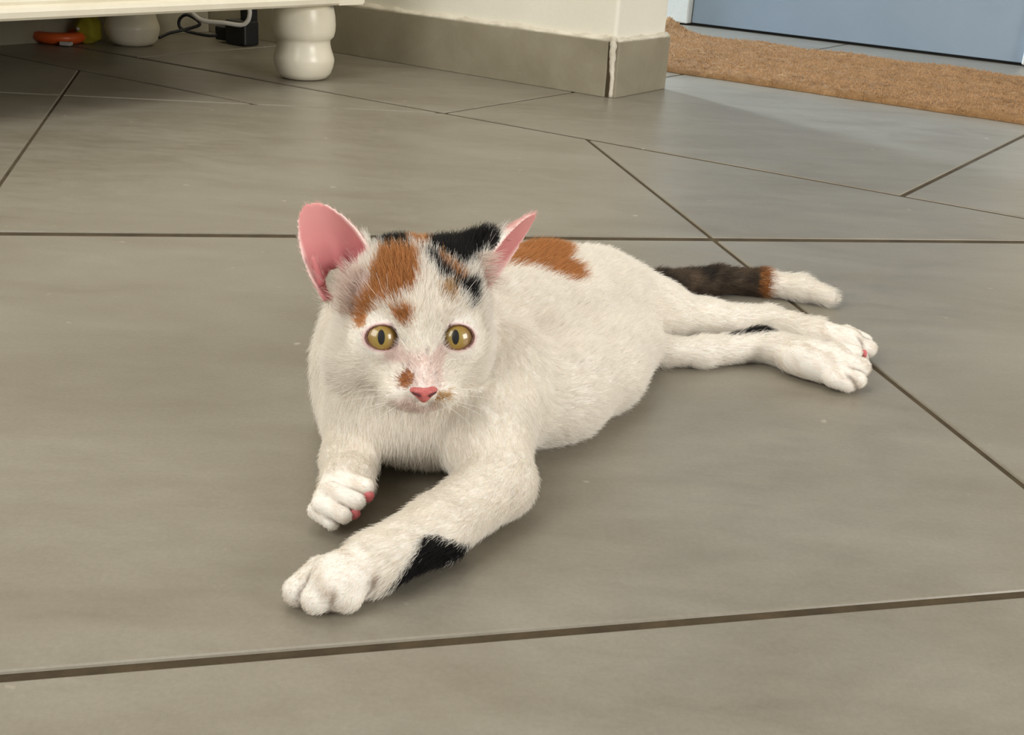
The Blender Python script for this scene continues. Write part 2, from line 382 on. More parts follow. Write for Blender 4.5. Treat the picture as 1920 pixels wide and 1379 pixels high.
box('plug_body', pa+np.array([-.022, .0, .001]), AU*.05, AV*.035, (0, 0, .042), M_BLACK, ad, .004)
box('plug_block', pa+np.array([-.045, .02, .004]), AU*.035, AV*.025, (0, 0, .024), M_BLACK, ad, .003)
box('plug_head', pa+np.array([.004, .004, .034]), AU*.024, AV*.022, (0, 0, .03), M_BLACK, ad, .004)
bc = [at(298, 71, 2.03), at(318, 62, 2.05), at(345, 56, 2.07), at(375, 45, 2.08), at(352, 28, 2.08), at(337, 36, 2.08), at(338, 52, 2.08), at(360, 61, 2.09), at(395, 67, 2.09), pa+np.array([-.03, .02, .014])]
tag(tube('cable', spline(bc), .0028, M_BLACK), 'thin black cable looping along the floor under the cabinet', 'cable')
wc = [at(356, 18, 2.05), at(364, 28, 2.05), at(382, 39, 2.05), at(420, 43, 2.05), at(452, 47, 2.05), at(464, 40, 2.05), at(468, 28, 2.05), at(468, 18, 2.05)]
tag(tube('cable', spline(wc), .0038, M_WHITEC), 'thick white cable hanging in a loop below the cabinet bottom', 'cable')
# ================================================================== the kitten
# Flesh is a signed distance field of tapered capsules and ellipsoids, blended and meshed as ONE surface.
import openvdb
VX = .0009
LO = np.array([-.118, .345, -.004]); HI = np.array([.262, .868, .150])
NX, NY, NZ = [int(t) for t in np.ceil((HI-LO)/VX)]
FIELD = np.full((NX, NY, NZ), .05, np.float32)
def sub(lo, hi):
    a = np.maximum(np.floor((np.asarray(lo)-LO)/VX).astype(int), 0); b = np.minimum(np.ceil((np.asarray(hi)-LO)/VX).astype(int)+1, (NX, NY, NZ))
    g = [(LO[i]+VX*np.arange(a[i], b[i])).astype(np.float32) for i in range(3)]
    return (slice(a[0], b[0]), slice(a[1], b[1]), slice(a[2], b[2])), np.meshgrid(*g, indexing='ij')
def smin(a, b, k):
    if k <= 0: return np.minimum(a, b)
    h = np.maximum(k-np.abs(a-b), 0)/k
    return np.minimum(a, b)-h*h*k*.25
def smax(a, b, k): return -smin(-a, -b, k)
def cone_f(G, a, b, ra, rb):
    x, y, z = G; d = b-a; L2 = float(d@d)
    if L2 < 1e-12: return np.sqrt((x-a[0])**2+(y-a[1])**2+(z-a[2])**2)-ra
    t = np.clip(((x-a[0])*d[0]+(y-a[1])*d[1]+(z-a[2])*d[2])/L2, 0, 1)
    return np.sqrt((x-a[0]-t*d[0])**2+(y-a[1]-t*d[1])**2+(z-a[2]-t*d[2])**2)-(ra+(rb-ra)*t)
def ell_f(G, c, R, rad):
    q = [sum((G[i]-c[i])*R[j][i] for i in range(3)) for j in range(3)]
    k0 = np.sqrt(sum((q[j]/rad[j])**2 for j in range(3))); k1 = np.sqrt(sum((q[j]/rad[j]**2)**2 for j in range(3)))
    return k0*(k0-1)/np.maximum(k1, 1e-6)
I3 = np.eye(3)
PRIMS = []          # (region, a, b, ra, rb, flow) for region tags and fur direction
def record(reg, a, b, ra, rb, flow):
    PRIMS.append((reg, np.asarray(a, float), np.asarray(b, float), ra, rb, nrm(flow)))
def cone(reg, a, b, ra, rb, k=.012, flow=None, target=None):
    a, b = np.asarray(a, float), np.asarray(b, float); R = max(ra, rb)+k+.004
    record(reg, a, b, ra, rb, flow if flow is not None else b-a)
    sl, G = sub(np.minimum(a, b)-R, np.maximum(a, b)+R)
    FIELD[sl] = smin(FIELD[sl], cone_f(G, a, b, ra, rb).astype(np.float32), k)
def ell(reg, c, rad, R=I3, k=.012, flow=(0, 1, 0)):
    c = np.asarray(c, float); M = max(rad)+k+.004
    record(reg, c, c, min(rad), min(rad), flow)
    sl, G = sub(c-M, c+M)
    FIELD[sl] = smin(FIELD[sl], ell_f(G, c, R, rad).astype(np.float32), k)
def chain(reg, pts, rads, k=.010):
    for i in range(len(pts)-1): cone(reg, pts[i], pts[i+1], rads[i], rads[i+1], k)
TOES = {}
def toes(reg, items, k_in, k_out, base=None):
    """items: list of capsules kept apart by grooves, then blended softly to the foot"""
    lo = np.min([np.minimum(a, b)-max(ra, rb) for a, b, ra, rb in items], 0)-k_out-.004
    hi = np.max([np.maximum(a, b)+max(ra, rb) for a, b, ra, rb in items], 0)+k_out+.004
    sl, G = sub(lo, hi); f = None
    TOES.setdefault(reg, []).extend(items)
    for a, b, ra, rb in items:
        record(reg, a, b, ra, rb, b-a); g = cone_f(G, np.asarray(a), np.asarray(b), ra, rb).astype(np.float32)
        f = g if f is None else smin(f, g, k_in)
    FIELD[sl] = smin(FIELD[sl], f, k_out)

# ---- trunk
P = np.array
ell('body', P([-.046, .560, .046]), (.042, .050, .041), k=.0)                  # chest
spine = [P([-.042, .565, .043]), P([-.013, .604, .042]), P([.018, .647, .0390]), P([.046, .690, .0330]), P([.068, .725, .0265])]
chain('body', spine, [.040, .040, .038, .0310, .025], .02)
chain('body', [P([-.004, .543, .028]), P([.022, .571, .0265]), P([.047, .611, .024]), P([.069, .655, .0205])], [.027, .0285, .0260, .0205], .016)   # belly rolled to the side
chain('body', [P([-.052, .545, .050]), P([-.049, .520, .064])], [.038, .034], .016)   # neck
cone('body', P([-.062, .508, .0355]), P([-.038, .508, .0345]), .0255, .0245, .014, flow=(0, -.2, -1))           # breast
cone('body', P([-.083, .552, .040]), P([-.077, .545, .022]), .0165, .0155, .015)   # far shoulder
cone('body', at(692, 615, .548), at(682, 740, .543), .0195, .0215, .016, flow=(-.2, .1, -1))   # ruff beside the face
ell('body', P([-.040, .526, .0205]), (.033, .0245, .0215), k=.012, flow=(0, .2, -1))           # breastbone on the floor
cone('body', P([-.006, .540, .042]), P([-.008, .510, .030]), .0225, .019, .018, flow=(.1, -.5, -.8))  # near shoulder
cone('body', P([.050, .680, .024]), P([.094, .716, .0185]), .021, .0155, .02)      # haunch
# ---- left fore leg, stretched to the front
el, mid, wr, pw = fl(936, 904, .0180), fl(820, 992, .0160), fl(702, 1055, .0135), fl(626, 1092, .0115)
chain('foreleg_left', [P([-.018, .522, .034]), P([-.009, .492, .026]), el], [.0195, .0165, .0152], .012)
chain('foreleg_left', [el, mid, wr], [.0155, .0130, .0115], .006)
chain('paw_left', [wr, pw], [.0106, .0112], .005)
toes('paw_left', [(fl(604, 1080, .0110), fl(560, 1108, .0072), .0080, .0061), (pw, fl(594, 1121, .0075), .0074, .0064),
                  (wr*.25+pw*.75, fl(650, 1117, .0077), .0080, .0068), (wr*.4+pw*.6, fl(682, 1099, .0064), .0072, .0054)], .0003, .0014)
# ---- right fore leg, wrist folded inward
er, wrr = P([-.0775, .522, .020]), fl(652, 902, .0150)
chain('foreleg_right', [P([-.075, .545, .030]), er, fl(655, 862, .0155), wrr], [.0175, .0135, .0112, .0108], .008)
pr2 = fl(622, 938, .0115)
cone('paw_right', wrr, pr2, .0104, .0085, .005)
def fp(px, py, z, push):            # a point at height z, moved out of the paw towards its knuckle side
    p = fl(px, py, z); return p+nrm(CAM-p)*push
toes('paw_right', [(fp(640, 898, .0170, .006), fp(685, 913, .0160, .006), .0046, .0040), (fp(620, 922, .0145, .007), fp(668, 941, .0122, .007), .0046, .0040),
                   (fp(602, 945, .0105, .006), fp(644, 967, .0082, .006), .0044, .0037), (fp(594, 957, .0070, .004), fp(622, 980, .0048, .004), .0042, .0034)], .0002, .0010)
# ---- hind legs, both stretched to the side
chain('hindleg_far', [P([.062, .712, .027]), P([.092, .718, .0215]), P([.128, .728, .0145]), fl(1440, 600, .0135)], [.025, .0180, .0115, .0085], .010)
chain('hindleg_far', [fl(1440, 600, .0135), fl(1530, 627, .0150)], [.0085, .0094], .005)
chain('paw_far', [fl(1530, 627, .0150), fl(1590, 644, .0130)], [.0094, .0100], .004)
toes('paw_far', [(fl(1585, 630, .015), fl(1620, 641, .0125), .0070, .0052), (fl(1582, 642, .0125), fl(1628, 654, .0105), .0072, .0054),
                 (fl(1580, 656, .010), fl(1610, 672, .0075), .0070, .0056)], .0005, .002)
chain('hindleg_near', [P([.070, .690, .016]), P([.094, .676, .0095]), P([.120, .679, .0100]), fl(1425, 645, .0115)], [.014, .0085, .0086, .0095], .006)
chain('hindleg_near', [fl(1425, 645, .0115), fl(1520, 670, .0125)], [.0095, .0106], .005)
chain('paw_near', [fl(1520, 672, .0130), fl(1565, 682, .0125)], [.0112, .0118], .004)
cone('paw_near', fl(1490, 672, .0115), fl(1572, 706, .0088), .0098, .0062, .006)
toes('paw_near', [(fp(1560, 657, .0175, .002), fp(1602, 661, .0165, .003), .0058, .0046), (fp(1565, 679, .0145, .003), fp(1613, 689, .0130, .003), .0072, .0062),
                  (fp(1574, 701, .0098, .001), fp(1607, 713, .0078, .003), .0058, .0054), (fl(1562, 710, .0085), fl(1590, 720, .0062), .0054, .0052)], .0004, .0028)
# ---- tail
chain('tail', [P([.070, .745, .022]), P([.104, .795, .015]), fl(1345, 524, .0110), fl(1430, 530, .0102), fl(1500, 540, .0098), fl(1553, 556, .0082)],
      [.014, .0100, .0088, .0086, .0080, .0056], .006)

# ---- head, in its own frame: x to the picture's right, y up, z out of the face (mm)
HC = P([-.04673, .505, .0790])
hx0, hy0, hz0 = P([.99398, .10439, .03331]), P([-.06738, .34261, .93706]), P([.08640, -.93366, .34758])
YAW = math.radians(5.5)
hz = hz0*math.cos(YAW)+hx0*math.sin(YAW); hx = hx0*math.cos(YAW)-hz0*math.sin(YAW); hy = hy0
HR = np.array([hx, hy, hz])
def hd(x, y, z): return HC+(hx*x+hy*y+hz*z)/1000
def hell(c, rad, k=5, reg='head'):
    ell(reg, hd(*c), [r/1000 for r in rad], HR, k/1000, flow=-hz*.5+hx*c[0]/50+hy*c[1]/60-hz*.2)
def hcone(a, b, ra, rb, k=5, reg='head', flow=None): cone(reg, hd(*a), hd(*b), ra/1000, rb/1000, k/1000, flow)
hell((0, 7.5, -8), (35, 33, 36), 8)
for s in (-1, 1):
    hell((s*20, -10, 1), (15.2, 15, 16), 8)                 # cheeks
    hell((17 if s > 0 else -9, 25, -10 if s > 0 else -12), (16 if s > 0 else 14, 14, 18), 8)   # crown below the ears
    hell((s*12, 9, 17), (11, 7, 9), 6)                      # brow
    hell((s*7.4, -29.8, 24), (9.8, 6.6, 9.8), 5)            # muzzle pads
hell((-27, -17, -9), (13, 17, 17), 10)                      # cheek ruff on the turned-away side
hell((0, -21, 12), (20, 12.5, 15), 8)                         # jaw
hcone((0, 3, 21), (0, -22, 30), 10.5, 6.2, 7, flow=hy*.9-hz*.4)   # bridge of the nose
hcone((0, -22, 30), (0, -27.5, 34), 6.0, 4.2, 3, flow=hy*.9-hz*.4)
hell((0, -34.2, 21), (7.6, 4.2, 7), 4)                      # chin
hcone((18, 30, -12), (36, 40, -17), 11, 6.5, 6)             # root of the turned ear
# eye sockets: lids are a shell round the eyeball with an almond opening
EYE = [(-16.9, -5.0, 17.3), (16.9, -5.0, 17.3)]; ER = 9.6
def lids(c, s):
    C0 = hd(*c); sl, G = sub(C0-.017, C0+.017)
    q = [sum((G[i]-C0[i])*HR[j][i] for i in range(3)) for j in range(3)]
    r = np.sqrt(q[0]**2+q[1]**2+q[2]**2)
    f = smin(FIELD[sl], (r-(ER+.9)/1000).astype(np.float32), .0045)
    tx, ty = math.cos(.10*s), math.sin(.10*s)
    a = q[0]*tx+q[1]*ty; b = -q[0]*ty+q[1]*tx
    a = a-q[2]*.035*s+.0007*s
    op = (np.sqrt((a/.0070)**2+(b/np.where(b > 0, .0051, .0052))**2)-1)*.0055      # opening in the lids
    cut = np.maximum(op, -(q[2]-.002))
    cut = np.minimum(cut, r-(ER-.1)/1000)
    FIELD[sl] = smax(f, -cut.astype(np.float32), .0006)
for c, s in zip(EYE, (-1, 1)): lids(c, s)
# mouth line and philtrum
def groove(a, b, r, depth_k):
    a, b = hd(*a), hd(*b); sl, G = sub(np.minimum(a, b)-.008, np.maximum(a, b)+.008)
    FIELD[sl] = smax(FIELD[sl], -cone_f(G, a, b, r/1000, r/1000).astype(np.float32), depth_k/1000)
groove((0, -31, 37.6), (0, -34, 34.5), .9, 1.2)
for s in (-1, 1):
    groove((0, -33.6, 34.0), (s*7, -35.6, 31), .8, 1.2); groove((s*7, -35.6, 31), (s*15, -33.5, 22), .7, 1.2)
# ---- ears: cupped shells with real thickness, fused to the head
def ear(base, tip, opn, wmax, depth, lean, wprof):
    """ear shell; returns closed mesh arrays and its frame (mm, head space -> world)"""
    B, T = P(base, float), P(tip, float); ax = nrm(T-B); O = P(opn, float); O = nrm(O-ax*(O@ax)); Sd = np.cross(ax, O)
    L = np.linalg.norm(T-B); ns, nt = 44, 32; inner, outer = [], []
    for i in range(ns):
        s = i/(ns-1)
        wd = wmax*np.interp(s, *wprof)
        dp = depth*(1-s)**.8*(.35+.65*min(1, wd/wmax))
        th = 1.5+2.2*(1-s)**2
        for j in range(nt):
            t = -1+2*j/(nt-1)
            ph = t*1.45
            c = B+ax*(s*L)+Sd*(wd*math.sin(ph)/math.sin(1.45))+O*(-dp*math.cos(ph)*1.0+lean*s*s)
            nin = nrm(O*math.cos(ph)*1.0-Sd*math.sin(ph)*min(1.0, dp/max(wd, 1))*1.2+ax*.12)
            edge = max(.45, 1-abs(t)**4*.5)
            inner.append(c+nin*th*.5*edge); outer.append(c-nin*th*.5*edge)
    V = inner+outer; N = ns*nt; F = []
    for i in range(ns-1):
        for j in range(nt-1):
            a, b, c, d = i*nt+j, i*nt+j+1, (i+1)*nt+j+1, (i+1)*nt+j
            F += [(a, b, c), (a, c, d), (N+a, N+c, N+b), (N+a, N+d, N+c)]
    rim = [(0, j) for j in range(nt)]+[(i, nt-1) for i in range(1, ns)]+[(ns-1, j) for j in range(nt-2, -1, -1)]+[(i, 0) for i in range(ns-2, 0, -1)]
    for k in range(len(rim)):
        a = rim[k][0]*nt+rim[k][1]; b = rim[(k+1) % len(rim)][0]*nt+rim[(k+1) % len(rim)][1]
        F += [(a, N+a, N+b), (a, N+b, b)]
    return P([hd(*v) for v in V]), np.array(F, np.int32), (hd(*B), HR.T@ax, HR.T@O, HR.T@Sd, L/1000)
def fuse(V, F, k):
    lo, hi = V.min(0)-.006, V.max(0)+.006
    sl, G = sub(lo, hi); off_ = LO+VX*np.array([s.start for s in sl]); shp = G[0].shape
    tr = openvdb.createLinearTransform(voxelSize=VX)
    g = openvdb.FloatGrid.createLevelSetFromPolygons((V-off_).astype(np.float64), triangles=F, transform=tr, halfWidth=5.0)
    arr = np.zeros(shp, np.float32); g.copyToArray(arr)
    FIELD[sl] = smin(FIELD[sl], arr, k)
EARS = {}
WP = ([0, .12, .3, .5, .7, .85, .94, .985, 1], [.86, .97, 1, .95, .78, .55, .34, .17, .03])
WPL = ([0, .12, .3, .5, .7, .85, .94, .985, 1], [.96, .99, 1, .95, .80, .60, .42, .23, .05])
V, F_, fr = ear((-30, 19.5, 2), (-49, 56.6, -9.5), (-.24, -.05, 1), 15.2, 17, 2, WPL); fuse(V, F_, .003); EARS['ear_left'] = fr+(.0152, .017, .002, WPL)
V, F_, fr = ear((34, 18, -9), (61, 55.5, -20), (.78, -.48, .38), 14.5, 15, 1, WP); fuse(V, F_, .003); EARS['ear_right'] = fr+(.0145, .015, .001, WP)
# ear canal hollow, the ridge beside it and the little pocket on the outer edge
lo_, hi_ = hd(-38, 31, 4), hd(-33, 21, -10)
sl, G = sub(np.minimum(lo_, hi_)-.016, np.maximum(lo_, hi_)+.016)
FIELD[sl] = smax(FIELD[sl], -cone_f(G, lo_, hi_, .0062, .0072).astype(np.float32), .004)
hcone((-32, 27, -9), (-40, 44, -15.5), 2.4, 1.2, 5, 'ear_left'); hcone((-43, 20, -1), (-46.5, 31, -4), 2.0, 1.4, 4, 'ear_left')
def earcone(reg): fr = EARS[reg]; record(reg, fr[0]+fr[1]*.012, fr[0]+fr[1]*fr[4]*.96, .009, .003, fr[1])
earcone('ear_left'); earcone('ear_right')

# ---- flat underside where it lies on the floor, then the surface
zz = (LO[2]+VX*np.arange(NZ)).astype(np.float32)
FIELD = smax(FIELD, np.broadcast_to((.0006-zz)[None, None, :], FIELD.shape), .0015)
grid = openvdb.FloatGrid(.05); grid.copyFromArray(FIELD)
pts, quads = grid.convertToQuads(isovalue=0.0)
CV = pts.astype(np.float64)*VX+LO
del FIELD
# keep faces; light smoothing keeps grooves and lids crisp
me = bpy.data.meshes.new('cat')
me.vertices.add(len(CV)); me.vertices.foreach_set('co', CV.astype(np.float32).ravel())
me.loops.add(len(quads)*4); me.loops.foreach_set('vertex_index', quads.astype(np.int32).ravel())
me.polygons.add(len(quads)); me.polygons.foreach_set('loop_start', np.arange(0, len(quads)*4, 4, dtype=np.int32))
me.update(calc_edges=True)
NRM = np.empty(len(CV)*3, np.float32); me.vertices.foreach_get('normal', NRM); NRM = NRM.reshape(-1, 3).astype(np.float64)
# ---- region of every vertex, and which way its fur lies
REGN = sorted(set(p[0] for p in PRIMS)); 
def regions(Pt, chunk=60000):
    reg = np.zeros(len(Pt), int); flow = np.zeros((len(Pt), 3))
    for s in range(0, len(Pt), chunk):
        Q = Pt[s:s+chunk]; best = np.full(len(Q), 9.); ws = np.zeros((len(Q), 3)); W = np.full((len(Q), 1), 1e-30)
        for r, a, b, ra, rb, f in PRIMS:
            d = b-a; L2 = d@d
            t = np.clip(((Q-a)@d)/L2, 0, 1) if L2 > 1e-12 else np.zeros(len(Q))
            ds = np.linalg.norm(Q-a-t[:, None]*d, axis=1)-(ra+(rb-ra)*t)
            m = ds < best; best[m] = ds[m]; reg[s:s+chunk][m] = REGN.index(r)
            wgt = np.exp(-np.clip(ds, -.01, .1)/.004)[:, None]; ws += wgt*f; W += wgt
        flow[s:s+chunk] = ws/W
    return reg, flow
REG, FLOW = regions(CV)
HL = (CV-HC)@HR.T*1000                       # head-frame coordinates, mm
head_id = REGN.index('head')
ishead = np.isin(REG, [head_id, REGN.index('ear_left'), REGN.index('ear_right')])
# head fur runs out and back from the nose
d = HL-np.array([0, -28, 40]); fh = d*np.array([1, 1.1, .8]); fh[:, 2] -= 6
fh /= np.linalg.norm(fh, axis=1, keepdims=True)
FLOW = np.where((REG == head_id)[:, None], fh@HR, FLOW)
# ---- coat markings: patches drawn on a local plane (mm) and laid on the fur beneath
DECALS=[
 ('pinkskin', ('head', 'ear_left', 'ear_right'), [-0.0448, 0.4845, 0.0866], [[0.994, 0.104, 0.033], [-0.067, 0.343, 0.937]], 60, 30, [(-23.2, 22.1), (-17.1, 19.0), (-20.9, 11.4), (-27.0, 5.3), (-31.5, 9.9), (-33.8, 14.4)]),
 ('pinkskin', ('head', 'ear_left', 'ear_right'), [-0.0448, 0.4845, 0.0866], [[0.994, 0.104, 0.033], [-0.067, 0.343, 0.937]], 60, 30, [(-14.2, -11.1), (-7.3, -6.1), (-3.5, -13.0), (1.0, -12.3), (6.4, -13.1), (11.0, -8.5), (14.8, -11.5), (11.7, -16.9), (11.7, -27.7), (6.4, -26.9), (-2.1, -27.6), (-4.3, -16.9), (-12.7, -16.1)]),
 ('pinkskin', ('head', 'ear_left', 'ear_right'), [-0.0448, 0.4845, 0.0866], [[0.994, 0.104, 0.033], [-0.067, 0.343, 0.937]], 60, 30, [(-11.2, -32.9), (-3.6, -30.7), (3.3, -35.3), (9.4, -33.8), (11.7, -36.1), (4.0, -38.4), (-5.1, -36.8)]),
 ('orange', ('head', 'ear_left', 'ear_right'), [-0.0448, 0.4845, 0.0866], [[0.994, 0.104, 0.033], [-0.067, 0.343, 0.937]], 60, 60, [(-15.2, 34.3), (-7.9, 35.1), (-0.7, 33.6), (1.9, 29.8), (2.3, 22.1), (-0.4, 15.3), (-4.2, 13.4), (-8.0, 11.4), (-11.1, 10.7), (-17.2, 7.6), (-21.0, 5.3), (-22.5, -0.0), (-25.9, -0.8), (-27.8, 3.8), (-24.7, 9.9), (-20.2, 14.5), (-18.6, 20.6), (-17.1, 25.9)]),
 ('orange', ('head', 'ear_left', 'ear_right'), [-0.0448, 0.4845, 0.0866], [[0.994, 0.104, 0.033], [-0.067, 0.343, 0.937]], 60, 30, [(-9.6, 7.6), (-5.0, 7.6), (-0.4, 6.5), (-1.6, -0.0), (-4.3, -0.8), (-7.3, 1.5), (-8.8, 4.6)]),
 ('orange', ('head', 'ear_left', 'ear_right'), [-0.0448, 0.4845, 0.0866], [[0.994, 0.104, 0.033], [-0.067, 0.343, 0.937]], 60, 60, [(-3.4, 41.9), (0.1, 48.8), (7.3, 48.9), (7.3, 42.0), (6.5, 35.9), (3.5, 34.0), (-0.3, 35.1), (-2.2, 37.4)]),
 ('black', ('head', 'ear_left', 'ear_right'), [-0.0448, 0.4845, 0.0866], [[0.994, 0.104, 0.033], [-0.067, 0.343, 0.937]], 60, 70, [(-23.1, 42.2), (-20.0, 48.6), (-4.1, 48.8), (-3.4, 41.5), (-2.2, 35.1), (-7.9, 35.4), (-15.1, 35.0), (-17.0, 37.3)]),
 ('black', ('head', 'ear_left', 'ear_right'), [-0.0448, 0.4845, 0.0866], [[0.994, 0.104, 0.033], [-0.067, 0.343, 0.937]], 60, 70, [(7.3, 42.4), (8.1, 51.1), (16.5, 51.2), (26.4, 49.0), (34.1, 46.8), (40.7, 42.2), (38.0, 36.8), (29.5, 31.1), (23.3, 26.1), (21.0, 24.5), (16.4, 27.6), (11.9, 31.4), (6.5, 34.0)]),
 ('black', ('head', 'ear_left', 'ear_right'), [-0.0448, 0.4845, 0.0866], [[0.994, 0.104, 0.033], [-0.067, 0.343, 0.937]], 60, 60, [(4.2, 31.7), (8.8, 31.3), (11.8, 26.8), (16.4, 21.4), (20.3, 19.2), (28.7, 19.2), (27.9, 11.5), (25.6, 7.7), (22.5, 11.5), (19.5, 15.3), (15.7, 19.1), (11.1, 20.7), (8.8, 25.2)]),
 ('orange', ('head', 'ear_left', 'ear_right'), [-0.0448, 0.4845, 0.0866], [[0.994, 0.104, 0.033], [-0.067, 0.343, 0.937]], 60, 60, [(10.3, 31.3), (14.1, 28.3), (19.5, 23.0), (23.3, 20.7), (20.2, 18.8), (15.7, 23.0), (11.8, 27.5)]),
 ('tan', ('head', 'ear_left', 'ear_right'), [-0.0448, 0.4845, 0.0866], [[0.994, 0.104, 0.033], [-0.067, 0.343, 0.937]], 60, 60, [(11.8, 16.8), (16.4, 17.6), (18.7, 14.6), (17.9, 10.7), (14.1, 11.5), (11.0, 13.8)]),
 ('brown', ('head', 'ear_left', 'ear_right'), [-0.0448, 0.4845, 0.0866], [[0.994, 0.104, 0.033], [-0.067, 0.343, 0.937]], 60, 30, [(-2.8, -19.2), (-0.5, -20.7), (-0.5, -24.5), (-3.6, -27.6), (-6.6, -26.1), (-7.4, -23.8), (-5.1, -20.7)]),
 ('tan', ('head', 'ear_left', 'ear_right'), [-0.0448, 0.4845, 0.0866], [[0.994, 0.104, 0.033], [-0.067, 0.343, 0.937]], 60, 30, [(10.2, -29.2), (15.6, -28.5), (15.9, -30.8), (10.9, -32.7), (7.9, -33.8)]),
 ('orange', ('body',), [0.0172, 0.63, 0.0775], [[0.997, -0.006, 0.072], [-0.067, 0.289, 0.955]], 60, 45, [(-27.4, -3.0), (-22.8, 7.6), (-12.2, 15.1), (10.6, 15.1), (13.7, 4.5), (10.6, 1.5), (18.2, -3.0), (20.7, -9.1), (15.3, -11.5), (3.1, -7.6), (-9.1, -3.0), (-21.3, -2.4)]),
 ('black', ('foreleg_left',), [-0.0252, 0.4052, 0.015], [[0.996, 0.08, 0.029], [-0.066, 0.524, 0.849]], 40, 40, [(-5.3, 9.0), (-0.5, 10.4), (3.7, 8.4), (9.3, 7.0), (15.6, 6.3), (15.7, 4.2), (5.9, -1.3), (-1.0, -6.1), (-7.2, -9.5), (-12.7, -11.5), (-18.9, -12.2), (-14.2, -6.1), (-11.4, -2.0), (-8.0, 2.1)]),
 ('black', ('hindleg_far', 'hindleg_near', 'body'), [0.1428, 0.6841, 0.025], [[0.979, -0.159, 0.129], [-0.067, 0.345, 0.936]], 40, 25, [(-22.5, 0.6), (-9.5, 2.8), (2.6, 5.1), (12.0, 6.0), (20.9, 4.1), (20.1, -0.3), (14.6, -1.6), (2.6, -2.9), (-6.8, -3.8), (-12.9, -2.0)]),
 ('mouth', ('head', 'ear_left', 'ear_right'), [-0.0448, 0.4845, 0.0866], [[0.994, 0.104, 0.033], [-0.067, 0.343, 0.937]], 60, 30, [(-4.4, -33.6), (-0.6, -34.9), (3.3, -35.3), (7.1, -34.6), (10.6, -32.4), (10.9, -33.5), (7.5, -35.8), (3.3, -36.6), (-0.9, -36.1), (-4.5, -34.7)]),
]

C_ = dict(white=lin(242, 238, 231), black=lin(30, 28, 28), orange=lin(192, 136, 84), tan=lin(190, 156, 112), brown=lin(164, 108, 68),
          pinkskin=lin(226, 200, 194), mouth=lin(150, 112, 100), pink=lin(216, 152, 150), deep=lin(186, 108, 112))
def inpoly(x, y, poly):
    r = np.zeros(len(x), bool); n = len(poly)
    for i in range(n):
        x1, y1 = poly[i-1]; x2, y2 = poly[i]
        c = ((y1 > y) != (y2 > y)) & (x < (x2-x1)*(y-y1)/(y2-y1+1e-12)+x1); r ^= c
    return r
def vnoise(Q, s, seed):
    r = np.random.default_rng(seed); out = np.zeros(len(Q))
    for k in range(5):
        kv = r.normal(size=3)*s*(1.6**k); out += np.sin(Q@kv+r.uniform(0, 6.28))/(1.3**k)
    return out/3
def coat(Q, reg, nr, jit):
    """colour of the coat at points Q (world), with jit mm of raggedness"""
    col = np.tile(np.array(C_['white']), (len(Q), 1))
    inreg = lambda *n: np.isin(reg, [REGN.index(t) for t in n])
    v = vnoise(Q, 90, 3)[:, None]; col *= 1+.025*v
    # soiled feet
    dirt = np.clip(vnoise(Q, 160, 8)*1.4+.15, 0, 1)*inreg('paw_left', 'paw_right', 'paw_near', 'paw_far')*.28
    dirt += np.clip(vnoise(Q, 120, 9)*1.2-.1, 0, 1)*inreg('foreleg_left', 'foreleg_right', 'hindleg_near')*.12
    col = col*(1-dirt[:, None])+np.array(lin(178, 154, 122))*dirt[:, None]
    for rg, items in TOES.items():              # soil in the creases between the toes, with groove shade put into the colour
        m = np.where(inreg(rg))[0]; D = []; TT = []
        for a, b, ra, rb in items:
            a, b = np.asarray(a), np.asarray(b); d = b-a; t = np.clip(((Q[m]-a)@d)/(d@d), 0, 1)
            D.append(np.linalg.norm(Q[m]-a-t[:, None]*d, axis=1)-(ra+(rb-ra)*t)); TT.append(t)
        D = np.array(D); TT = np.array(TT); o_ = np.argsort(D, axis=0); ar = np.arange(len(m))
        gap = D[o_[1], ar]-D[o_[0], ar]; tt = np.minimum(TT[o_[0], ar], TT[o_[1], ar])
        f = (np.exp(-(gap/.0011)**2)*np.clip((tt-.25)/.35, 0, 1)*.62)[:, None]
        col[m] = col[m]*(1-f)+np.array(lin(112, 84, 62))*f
    jx, jy = rng.normal(size=len(Q))*jit, rng.normal(size=len(Q))*jit
    for name, regs, o, axs, near, far, poly in DECALS:
        a, b = np.array(axs[0]), np.array(axs[1]); c = np.cross(a, b); D = (Q-np.array(o))*1000
        x, y, z = D@a+jx, D@b+jy, D@c
        m = inpoly(x, y, poly) & (z < near) & (z > -far) & inreg(*regs)
        f = dict(pinkskin=.55, mouth=.35).get(name, 1.0)
        tone = 1+.16*vnoise(Q[m]@np.diag([1, .6, .6]), 700, 5)[:, None]+rng.normal(size=(m.sum(), 1))*.10
        col[m] = col[m]*(1-f)+np.array(C_[name])*tone*f
    # grey freckles on the bridge of the nose
    hq = (Q-HC)@HR.T*1000
    fr_ = inreg('head') & (np.abs(hq[:, 0]) < 8.5) & (hq[:, 1] > -27) & (hq[:, 1] < -4) & (hq[:, 2] > 18)
    fk = np.clip((vnoise(Q, 900, 31)-.62)*3, 0, .55)*fr_; col = col*(1-fk[:, None])+np.array(lin(110, 92, 88))*fk[:, None]
    # tail: dark, then an orange ring, then white
    tl = inreg('tail'); X_ = Q[:, 0]+rng.normal(size=len(Q))*jit*.0026
    tb = tl & (X_ < .181); to = tl & (X_ >= .181) & (X_ < .189)
    mott = np.clip(.5+.8*vnoise(Q, 130, 11), 0, 1)[:, None]
    dark = np.array(lin(46, 40, 36))*(1-mott)+np.array(lin(104, 88, 72))*mott
    col[tb] = dark[tb]; col[to] = np.array(lin(158, 104, 56))
    return np.clip(col, .004, 1)
VCOL = coat(CV, REG, NRM, .25)
